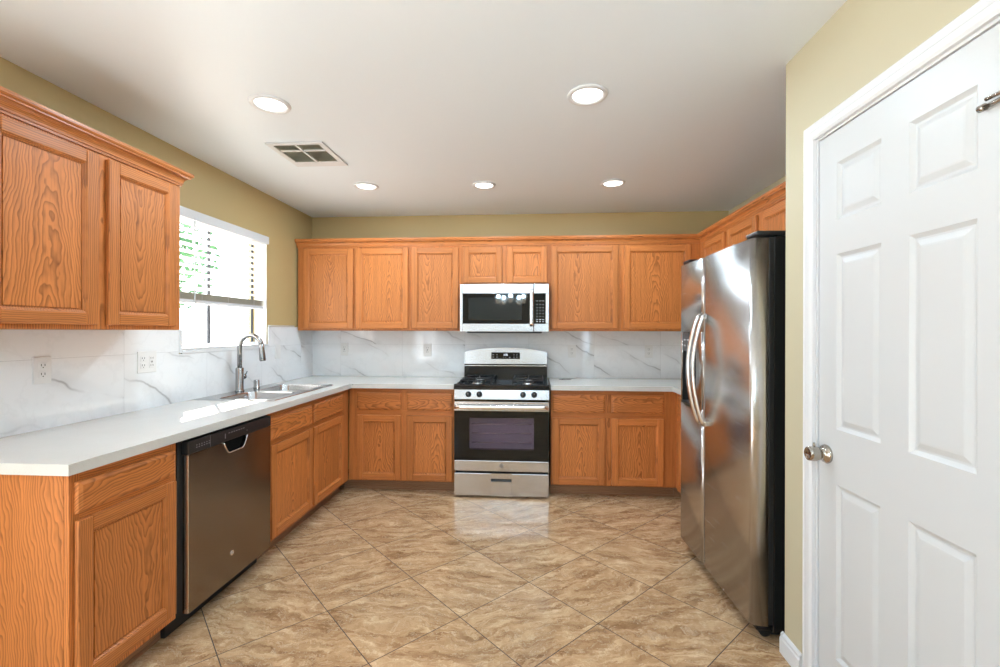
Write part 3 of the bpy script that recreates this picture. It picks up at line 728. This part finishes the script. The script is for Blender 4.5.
# control panel + knobs
cpn = R(MB().prism([(3.664, 0.803), (3.72, 0.803), (3.72, 0.879), (3.676, 0.879)], 'x', dx0, dx1), 'control_panel', STEEL)
R(MB().box(dx0, dx1, 3.675, 3.735, 0.791, 0.8025), 'vent_gap', BLACK)
for i, xx in enumerate((-0.528, -0.438, -0.084, 0.006)):
    k_ = MB().lathe([(0.024, 0.0), (0.024, -0.006), (0.0195, -0.009), (0.018, -0.026), (0.015, -0.029), (0.0005, -0.029)], (xx, 3.669, 0.842), 'y', 24)
    k_.box(xx-0.0045, xx+0.0045, 3.669-0.034, 3.669-0.026, 0.824, 0.860, 0.001)
    ko = R(k_, 'knob', BLACKP)
    RS(ko, MB().box(xx-0.001, xx+0.001, 3.669-0.0347, 3.669-0.0339, 0.845, 0.858), 'pointer', MARK)
# cooktop
R(MB().box(RX0, RX1, 3.660, 4.215, 0.8795, 0.905, 0.006), 'cooktop', BLACK)
R(MB().box(RX0+0.002, RX1-0.002, 3.655, 3.685, 0.900, 0.925, 0.008), 'front_lip', BLACK)
R(MB().box(RX0+0.001, RX0+0.022, 3.686, 4.21, 0.9, 0.924, 0.004).box(RX1-0.022, RX1-0.001, 3.686, 4.21, 0.9, 0.924, 0.004), 'side_lip', BLACK)
for cx_ in (RC-0.215, RC+0.215):
    for cy_ in (3.80, 4.06):
        bn = R(MB().lathe([(0.050, 0.0), (0.048, 0.006), (0.034, 0.010), (0.034, 0.020), (0.0005, 0.020)], (cx_, cy_, 0.9055), 'z', 24), 'burner', BURN)
        RS(bn, MB().lathe([(0.030, 0.0), (0.031, 0.005), (0.027, 0.009), (0.0005, 0.010)], (cx_, cy_, 0.9257), 'z', 24), 'burner_cap', IRON)
for cx_ in (RC-0.215, RC+0.215):
    g = MB(); a, b_ = cx_-0.125, cx_+0.125; f0, f1 = 3.705, 4.165; zt_ = 0.948
    for xx in (a, b_): g.tube([(xx, f0, 0.908), (xx, f0+0.012, zt_), (xx, f1-0.012, zt_), (xx, f1, 0.908)], 0.0055, seg=8)
    for yy in (f0+0.012, 3.93, f1-0.012): g.tube([(a, yy, zt_), (b_, yy, zt_)], 0.0055, seg=8)
    for cy_ in (3.80, 4.06):
        for k in range(4):
            an = PI/4 + k*PI/2 if False else k*PI/2
            ex, ey = (0.125, 0.118)
            x1_, y1_ = cx_+ex*math.cos(an), cy_+(ey if cy_ > 3.9 and math.sin(an) < 0 or cy_ < 3.9 and math.sin(an) > 0 else 0.085)*math.sin(an)
            g.tube([(cx_+0.024*math.cos(an), cy_+0.024*math.sin(an), zt_+0.004), (cx_+0.05*math.cos(an), cy_+0.05*math.sin(an), zt_+0.010), (x1_, y1_, zt_)], 0.005, seg=8)
    R(g, 'grate', IRON)
# backguard: black lower riser, stainless arched console
bgx0, bgx1 = RX0+0.004, RX1-0.004
R(MB().prism([(4.205, 0.9), (4.325, 0.9), (4.325, 1.05), (4.216, 1.05), (4.214, 1.0)], 'x', bgx0, bgx1), 'riser', BLACK)
R(MB().box(bgx0+0.002, bgx1-0.002, 4.207, 4.2155, 1.030, 1.0385, 0.002), 'riser_trim', STEELH)
arc = []
for i in range(21):
    t = i/20; arc.append((bgx0+0.001 + (bgx1-bgx0-0.002)*t, 1.160 + 0.044*math.sin(PI*t)**0.8))
con = MB(); lf = [[(x, 4.218, 1.0505) for x, z in arc] + [(x, 4.222, z) for x, z in arc[::-1]], [(x, 4.325, 1.0505) for x, z in arc] + [(x, 4.325, z) for x, z in arc[::-1]]]
con.loft(lf, smooth=False)
co = R(con, 'console', STEEL)
def cony(z): return 4.218 + 0.004*(z-1.0505)/(0.12)
tl_ = MB(); z0_, z1_ = 1.100, 1.155
tl_.loft([[(RC-0.133, cony(z0_)-0.003, z0_-0.003), (RC+0.133, cony(z0_)-0.003, z0_-0.003), (RC+0.133, cony(z1_)-0.003, z1_+0.003), (RC-0.133, cony(z1_)-0.003, z1_+0.003)],
          [(RC-0.133, cony(z0_)+0.004, z0_-0.003), (RC+0.133, cony(z0_)+0.004, z0_-0.003), (RC+0.133, cony(z1_)+0.004, z1_+0.003), (RC-0.133, cony(z1_)+0.004, z1_+0.003)]], smooth=False)
dp = RS(co, tl_, 'display', BLACKG)
mk = MB()
def mark(x, z, wd=0.006, ht=0.004): mk.box(RC+x-wd/2, RC+x+wd/2, cony(z)-0.0042, cony(z)-0.003, z-ht/2, z+ht/2)
for x in (-0.115, -0.08): 
    for z in (1.136, 1.114): mark(x, z, 0.013, 0.004)
for x in (0.078, 0.105):
    for z in (1.136, 1.114): mark(x, z, 0.007, 0.005)
for x in (-0.02, 0.0, 0.035): mark(x, 1.112, 0.006, 0.003)
mark(0.038, 1.112, 0.014, 0.005)
o = mk.build('key_print', MARK); o.parent = co; o.location = o.location - rg.location - co.location
def digits(s_, x, z, h, y, par, m, nm):
    seg = {'1': 'bc', '2': 'abged', '3': 'abgcd', '4': 'fgbc', '5': 'afgcd', '0': 'abcdef', '7': 'abc', '9': 'abcfg'}
    q = MB(); wdt = h*0.5; t = h*0.13
    for ch in s_:
        if ch == ':': q.box(x, x+t, y-0.0006, y, z+h*0.25, z+h*0.25+t); q.box(x, x+t, y-0.0006, y, z+h*0.7, z+h*0.7+t); x += t*2.2; continue
        S = seg[ch]
        if 'a' in S: q.box(x, x+wdt, y-0.0006, y, z+h-t, z+h)
        if 'g' in S: q.box(x, x+wdt, y-0.0006, y, z+h/2-t/2, z+h/2+t/2)
        if 'd' in S: q.box(x, x+wdt, y-0.0006, y, z, z+t)
        if 'f' in S: q.box(x, x+t, y-0.0006, y, z+h/2, z+h)
        if 'e' in S: q.box(x, x+t, y-0.0006, y, z, z+h/2)
        if 'b' in S: q.box(x+wdt-t, x+wdt, y-0.0006, y, z+h/2, z+h)
        if 'c' in S: q.box(x+wdt-t, x+wdt, y-0.0006, y, z, z+h/2)
        x += wdt*1.35
    o = q.build(nm, m); o.parent = par[0]; o.location = o.location - par[1]; return o
LED = plain('lit_display_digits', (0.8, 0.85, 0.9), 0.4, emit=(0.75, 0.82, 0.9), es=0.9)
digits('2:00', RC-0.018, 1.127, 0.017, cony(1.135)-0.0036, (co, rg.location + co.location), LED, 'clock_digits')

# ================================================================ MICROWAVE
MX0, MX1, MZ0, MZ1, MY = -0.641, 0.132, 1.350, 1.7645, 3.93
mw = thing('microwave_oven', 'stainless over-the-range microwave with black glass door', 'microwave', (RC, 4.0, MZ0))
def M(mb, name, m): return rel(mw, mb, name, m)
def MS(parent, mb, name, m):
    o = mb.build(name, m); o.parent = parent; o.location = o.location - mw.location - parent.location; return o
M(MB().box(MX0+0.004, MX1-0.004, MY+0.03, 4.33, MZ0, MZ1), 'body', BLACKP)
md = MB(); gx0, gx1, gz0, gz1 = -0.617, -0.040, 1.420, 1.682
md.box(MX0, gx0, MY, MY+0.029, MZ0, MZ1, 0.003); md.box(gx0, 0.001, MY, MY+0.029, gz1, MZ1, 0.003); md.box(gx0, 0.001, MY, MY+0.029, MZ0, gz0, 0.003)
do = M(md, 'door', STEEL)
MS(do, MB().box(gx0, 0.001, MY+0.003, MY+0.028, gz0, gz1, 0.002), 'door_glass', BLACKG)
MS(do, MB().box(gx0+0.05, gx1-0.06, MY+0.0025, MY+0.004, gz0+0.035, gz1-0.035), 'window_screen', plain('window_screen_dark', (0.022, 0.026, 0.027), 0.03))
hh = MB(); P = []
for i in range(13):
    t = i/12; P.append((-0.016, MY-0.030-0.008*math.sin(PI*t), 1.398+0.318*t))
hh.tube(P, 0.010, 0.017, seg=14, up=(1, 0, 0))
for zz in (1.422, 1.712): hh.box(-0.026, -0.006, MY-0.030, MY+0.001, zz-0.012, zz+0.012, 0.003)
MS(do, hh, 'door_handle', STEELH)
cpm = MB().box(0.004, MX1, MY, MY+0.029, gz1, MZ1, 0.003).box(0.004, MX1, MY, MY+0.029, MZ0, gz0, 0.003).box(0.103, MX1, MY, MY+0.029, gz0, gz1, 0.003)
cpo = M(cpm, 'control_panel', STEEL)
MS(cpo, MB().box(0.004, 0.103, MY+0.002, MY+0.028, gz0, gz1), 'keypad', BLACKG)
mk = MB()
for r_ in range(5):
    for c_i in range(3):
        zz = 1.585 - r_*0.026; xx = 0.030 + c_i*0.026
        mk.box(xx-0.003, xx+0.003, MY+0.0008, MY+0.0022, zz-0.0025, zz+0.0025)
for c_i in range(3):
    xx = 0.030+c_i*0.026
    mk.box(xx-0.006, xx+0.006, MY+0.0008, MY+0.0022, 1.615, 1.619); mk.box(xx-0.008, xx+0.008, MY+0.0008, MY+0.0022, 1.452, 1.459); mk.box(xx-0.007, xx+0.007, MY+0.0008, MY+0.0022, 1.435, 1.441)
MS(cpo, mk, 'key_print', MARK)
M(MB().box(MX0+0.06, MX1-0.06, MY+0.02, MY+0.30, MZ0-0.012, MZ0-0.0002, 0.004), 'bottom_vent', BLACKP)

# ================================================================ DISHWASHER
dwt = thing('dishwasher', 'stainless steel dishwasher with black control strip between oak cabinets', 'dishwasher', (XL, 1.886, 0), Lr)
W_ = 0.672
MB().box(0.003, W_-0.003, 0.0, 0.57, 0.10, 0.868).build('body', BLACKP, dwt)
MB().box(0.003, W_-0.003, 0.055, 0.075, 0.0, 0.0995).build('toe_kick', BLACKP, dwt)
dl, dr2 = 0.036, 0.664
hx0, hx1 = 0.262, 0.448; hz = 0.742
# door with a smile-shaped pocket cut under the control strip
q = MB(); bm = q.bm
def arcz(x):
    t = (x-hx0)/(hx1-hx0); e = 0.24
    if t < e: return 0.800 - (0.800-hz)*math.sin(PI/2*t/e)
    if t > 1-e: return 0.800 - (0.800-hz)*math.sin(PI/2*(1-t)/e)
    return hz
xs = [dl, hx0] + [hx0 + (hx1-hx0)*i/24 for i in range(1, 24)] + [hx1, dr2]
front = [(x, 0.800 if not hx0 < x < hx1 else arcz(x)) for x in xs]
poly = front + [(dr2, 0.092), (dl, 0.092)]
q.loft([[(x, -0.028, z) for x, z in poly], [(x, -0.030, z) for x, z in poly]][::-1] , smooth=False)
q.loft([[(x, -0.028, z) for x, z in poly], [(x, -0.0005, z) for x, z in poly]], smooth=False, caps=(False, True))
dd_ = q.build('door', STEELD, dwt)
lip = MB(); lp = [(x, -0.032, z-0.002) for x, z in front[1:-1]]
lip.tube(lp, 0.0032, 0.0035, seg=10, up=(0, 1, 0)); sub(dd_, lip, 'handle_lip', STEELH)
sub(dd_, MB().box(dl-0.0045, dl-0.0002, -0.030, -0.012, 0.095, 0.798, 0.001), 'edge_strip', STEELH)
sub(dd_, MB().lathe([(0.013, -0.0325), (0.013, -0.0303)], (0.326, 0, 0.224), 'y', 24), 'badge', STEELH)
bd_ = [c for c in dd_.children if c.name.startswith('badge')][0]
text_mesh('GE', 0.014, LOGO, bd_, (0, -0.0014, 0), (PI/2, 0, 0), 'monogram')
MB().box(hx0-0.002, hx1+0.002, -0.012, -0.0002, hz-0.01, 0.80).build('handle_pocket', plain('pocket_black', (0.004, 0.004, 0.004), 0.7, spec=0.1), dwt)
cpd = MB().box(dl-0.006, dr2, -0.033, -0.0002, 0.8015, 0.860, 0.004).build('control_panel', BLACKP, dwt)
mk = MB()
for i in range(6): mk.box(0.075+i*0.016, 0.083+i*0.016, -0.0336, -0.0328, 0.822, 0.826); mk.box(0.076+i*0.016, 0.082+i*0.016, -0.0336, -0.0328, 0.832, 0.836)
for i in range(7): mk.box(0.295+i*0.019, 0.307+i*0.019, -0.0336, -0.0328, 0.838, 0.842)
mk.box(0.268, 0.274, -0.0336, -0.0328, 0.818, 0.842); mk.box(0.165, 0.1665, -0.0336, -0.0328, 0.805, 0.857); mk.box(0.44, 0.445, -0.0336, -0.0328, 0.820, 0.826)
sub(cpd, mk, 'key_print', plain('dim_print', (0.26, 0.26, 0.27), 0.4))

# ================================================================ REFRIGERATOR
FR = thing('refrigerator', 'stainless side-by-side refrigerator with black sides and water dispenser', 'refrigerator', (0.925, 2.952, 0), Rr + 0.033)
FW = 0.895; FS = 0.365
MB().box(0.006, FW-0.004, 0.095, 0.82, 0.03, 1.775, 0.004).build('cabinet_body', BLACK, FR)
MB().box(0.0, FW, 0.072, 0.094, 0.07, 1.768, 0.003).build('door_gasket', BLACKP, FR)
RA, RB = 0.026, 0.071          # door edges curve back over the whole thickness
def edge_l(x0, z): return [(x0+RA+RA*math.cos(PI + k*PI/2/8), RB+RB*math.sin(PI + k*PI/2/8), z) for k in range(9)]
def edge_r(x1, z): return [(x1-RA+RA*math.cos(1.5*PI + k*PI/2/8), RB+RB*math.sin(1.5*PI + k*PI/2/8), z) for k in range(9)]
def fdoor(x0, x1):
    q = MB(); P = lambda z: edge_l(x0, z) + edge_r(x1, z)
    q.loft([P(0.065), P(1.765)]); return q
# the freezer door leaves an opening for the dispenser: built as blocks round it
def fdoor_blocks(x0, x1, hx, hX, hz0, hz1):
    q = MB()
    P = lambda z: edge_l(x0, z) + edge_r(x1, z)
    PL = lambda z: edge_l(x0, z) + [(hx, 0, z), (hx, RB, z)]
    PR = lambda z: [(hX, RB, z), (hX, 0, z)] + edge_r(x1, z)
    q.loft([P(0.065), P(hz0)]); q.loft([P(hz1), P(1.765)]); q.loft([PL(hz0), PL(hz1)]); q.loft([PR(hz0), PR(hz1)])
    return q
fz = fdoor_blocks(0.0, FS-0.002, 0.045, 0.265, 0.915, 1.350).build('freezer_door', STEELF, FR)
rd = fdoor(FS+0.003, FW).build('refrigerator_door', STEELF, FR)
ds = MB(); ds.box(0.0455, 0.2645, 0.045, 0.071, 0.9155, 1.3495); ds.box(0.0455, 0.050, 0.001, 0.045, 0.9155, 1.3495); ds.box(0.260, 0.2645, 0.001, 0.045, 0.9155, 1.3495); ds.box(0.050, 0.26, -0.008, 0.045, 0.9155, 0.930, 0.002)
dso = ds.build('water_dispenser', BLACKP, FR)
pp = sub(dso, MB().box(0.0505, 0.2595, -0.001, 0.044, 1.235, 1.349, 0.002), 'dispenser_panel', plain('panel_grey', (0.06, 0.062, 0.066), 0.25))
mk = MB()
for i in range(3):
    for j in range(2): mk.box(0.080+i*0.055, 0.100+i*0.055, -0.0018, -0.0008, 1.265+j*0.035, 1.273+j*0.035)
o_ = mk.build('key_print', MARK); o_.parent = pp; o_.location = o_.location - dso.location - pp.location
sub(dso, MB().box(0.12, 0.19, 0.02, 0.04, 1.08, 1.20, 0.004), 'paddle', BLACK)
for xx, par in ((FS-0.032, fz), (FS+0.036, rd)):
    hd_ = MB(); P = []
    for i in range(25):
        t = i/24; P.append((xx, -0.010-0.062*math.sin(PI*t)**0.75, 0.845+0.60*t))
    hd_.tube(P, 0.010, 0.016, seg=16, up=(1, 0, 0)); 
    for zz in (0.853, 1.437): hd_.box(xx-0.014, xx+0.014, -0.016, 0.001, zz-0.016, zz+0.016, 0.005)
    sub(par, hd_, 'door_handle', STEELH)
MB().box(FS-0.0018, FS+0.0028, 0.004, 0.07, 0.068, 1.762).build('centre_gap_strip', STEELH, FR)
MB().box(FW-0.10, FW, 0.02, 0.20, 1.776, 1.797, 0.006).build('hinge_cover', BLACKP, FR)
MB().box(0.0, 0.10, 0.02, 0.20, 1.776, 1.797, 0.006).build('hinge_cover', BLACKP, FR)
MB().box(0.03, FW-0.03, 0.10, 0.14, 0.012, 0.0295).build('base_grille', BLACKP, FR)
for xx in (0.045, FW-0.045):
    MB().lathe([(0.020, -0.02), (0.026, -0.015), (0.026, 0.015), (0.020, 0.02)], (xx, 0.075, 0.026), 'x', 20).box(xx-0.028, xx+0.028, 0.03, 0.16, 0.033, 0.062, 0.008).build('roller_foot', BLACK, FR)
for xx in (0.045, FW-0.045):
    MB().lathe([(0.024, -0.02), (0.024, 0.02)], (xx, 0.72, 0.0245), 'x', 20).build('roller', BLACKP, FR)

# ================================================================ CEILING FIXTURES
def downlight(label, x, y, rad=0.095):
    o = thing('recessed_light', label, 'ceiling light', (x, y, ZC-0.0005), 0, 'recessed lights in the kitchen ceiling')
    MB().lathe([(rad*0.72, 0.0), (rad*0.74, -0.004), (rad*0.80, -0.010), (rad*0.97, -0.008), (rad, -0.003), (rad, 0.0)], (0, 0, 0), 'z', 48, cap=False).build('trim_ring', WHITE, o, center=False)
    MB().lathe([(0.0005, -0.006), (rad*0.60, -0.006), (rad*0.74, -0.003)], (0, 0, 0), 'z', 48, cap=False).build('lens', LAMPM, o, center=False)
    l = bpy.data.lights.new('downlight_lamp', 'AREA'); l.shape = 'DISK'; l.size = 0.13; l.energy = 11; l.color = (0.68, 0.86, 1.0)
    lo = bpy.data.objects.new('downlight_lamp', l); C.objects.link(lo); lo.location = (x, y, ZC-0.016)
    return o
downlight('recessed ceiling light nearest the left wall cabinet', -1.298, 2.157)
downlight('large recessed ceiling light nearest the white door, right of centre', 0.252, 2.172)
downlight('recessed ceiling light just beyond the air vent', -1.290, 3.425, 0.092)
downlight('middle recessed ceiling light in the far row above the range', -0.380, 3.458, 0.090)
downlight('rightmost recessed ceiling light in the far row, toward the refrigerator', 0.595, 3.472, 0.092)
vt = thing('ceiling_vent', 'white square ceiling air vent with grey louvers between the lights', 'vent', (-1.423, 2.79, ZC))
x0, x1, y0, y1 = -1.600, -1.247, 2.600, 2.978; zt_ = ZC-0.0005; zb = ZC-0.009
fr = MB(); fw = 0.035
fr.box(x0, x1, y0, y0+0.03, zb, zt_, 0.003); fr.box(x0, x1, y1-0.075, y1, zb, zt_, 0.003); fr.box(x0, x0+fw, y0+0.03, y1-0.075, zb, zt_, 0.003); fr.box(x1-fw, x1, y0+0.03, y1-0.075, zb, zt_, 0.003)
xm = (x0+x1)/2; fr.box(xm-0.007, xm+0.007, y0+0.03, y1-0.075, zb-0.001, zt_); fr.box(x0+fw, x1-fw, y0+0.112, y0+0.124, zb-0.001, zt_)
rel(vt, fr, 'frame', WHITE)
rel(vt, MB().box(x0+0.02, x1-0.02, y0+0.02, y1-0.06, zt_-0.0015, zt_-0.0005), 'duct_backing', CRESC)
for (a, b_) in ((x0+fw, xm-0.007), (xm+0.007, x1-fw)):
    for (c, e) in ((y0+0.031, y0+0.112), (y0+0.124, y1-0.076)):
        n = int((e-c)/0.0135); lv = MB()
        for i in range(n):
            yy = c+0.006+i*(e-c-0.006)/n
            lv.prism([(yy, zb+0.001), (yy+0.009, zt_-0.002), (yy+0.0105, zt_-0.002), (yy+0.0015, zb+0.001)], 'x', a, b_)
        rel(vt, lv, 'louver_bank', LOUV)

# ================================================================ DINING CHANDELIER (behind the camera, mirrored in the microwave glass)
ch = thing('chandelier', 'dark chandelier with frosted shades hanging behind the viewer, seen only as a reflection', 'chandelier', (-0.45, -1.2, ZC))
BRZ = plain('dark_bronze', (0.03, 0.02, 0.015), 0.4, 0.8); SHD = plain('frosted_lit_shade', (0.9, 0.85, 0.75), 0.5, emit=(1.0, 0.82, 0.55), es=3.0)
rel(ch, MB().tube([(-0.45, -1.2, ZC-0.001), (-0.45, -1.2, 1.78)], 0.008, seg=8).lathe([(0.06, 0), (0.05, -0.02), (0.01, -0.03)], (-0.45, -1.2, ZC-0.001), 'z', 20).lathe([(0.01, -0.06), (0.035, 0.0), (0.02, 0.08)], (-0.45, -1.2, 1.80), 'z', 16), 'stem', BRZ)
for k in range(5):
    a = k*2*PI/5+0.3; ca, sa = math.cos(a), math.sin(a)
    am = rel(ch, MB().tube([(-0.45+ca*r_, -1.2+sa*r_, z_) for r_, z_ in ((0.02, 1.82), (0.10, 1.77), (0.20, 1.80), (0.26, 1.90))], 0.008, seg=8), 'arm', BRZ)
    s_ = MB().lathe([(0.030, 0), (0.045, 0.03), (0.062, 0.11), (0.058, 0.11), (0.040, 0.03), (0.0005, 0.012)], (-0.45+ca*0.26, -1.2+sa*0.26, 1.905), 'z', 20, cap=False)
    pl = bpy.data.lights.new('chandelier_bulb', 'POINT'); pl.energy = 16; pl.shadow_soft_size = 0.035; pl.color = (0.52, 0.78, 1.0)
    po = bpy.data.objects.new('chandelier_bulb', pl); C.objects.link(po); po.location = (-0.45+ca*0.26, -1.2+sa*0.26, 2.045)
    o_ = s_.build('shade', SHD); o_.parent = am; o_.location = o_.location - ch.location - am.location

# ================================================================ OUTSIDE
structure('ground', MB().box(-30, -2.36, -20, 30, -0.3, -0.12), plain('pale_bounce_ground', (0.74, 0.74, 0.72), 0.8))  # ground made paler so it throws more daylight up onto the ceiling
GRN = plain('leaf_green', (0.05, 0.19, 0.08), 0.6)
tree = thing('garden_tree', 'leafy green tree outside the window, seen between the blind slats', 'tree', (-6.25, 7.4, -0.12))
rel(tree, MB().tube([(-6.25, 7.4, -0.12), (-6.2, 7.4, 0.8), (-6.25, 7.4, 1.9)], [0.09, 0.07, 0.03], seg=10), 'trunk', plain('bark', (0.2, 0.13, 0.08), 0.8))
lf_ = MB()
for k in range(650):
    u = random.gauss(0, 1), random.gauss(0, 1), random.gauss(0, 1)
    n_ = math.sqrt(sum(c*c for c in u)); r_ = random.random()**0.5
    p = Vector((-6.25+u[0]/n_*r_*0.75, 7.4+u[1]/n_*r_*0.75, 2.75+u[2]/n_*r_*1.1))
    a = Vector((random.gauss(0, 1), random.gauss(0, 1), random.gauss(0, 1))).normalized()*0.07; b_ = a.orthogonal().normalized()*0.035
    vs = [lf_.bm.verts.new(p+q) for q in (-a, b_, a, -b_)]; lf_.bm.faces.new(vs)
rel(tree, lf_, 'foliage', GRN)
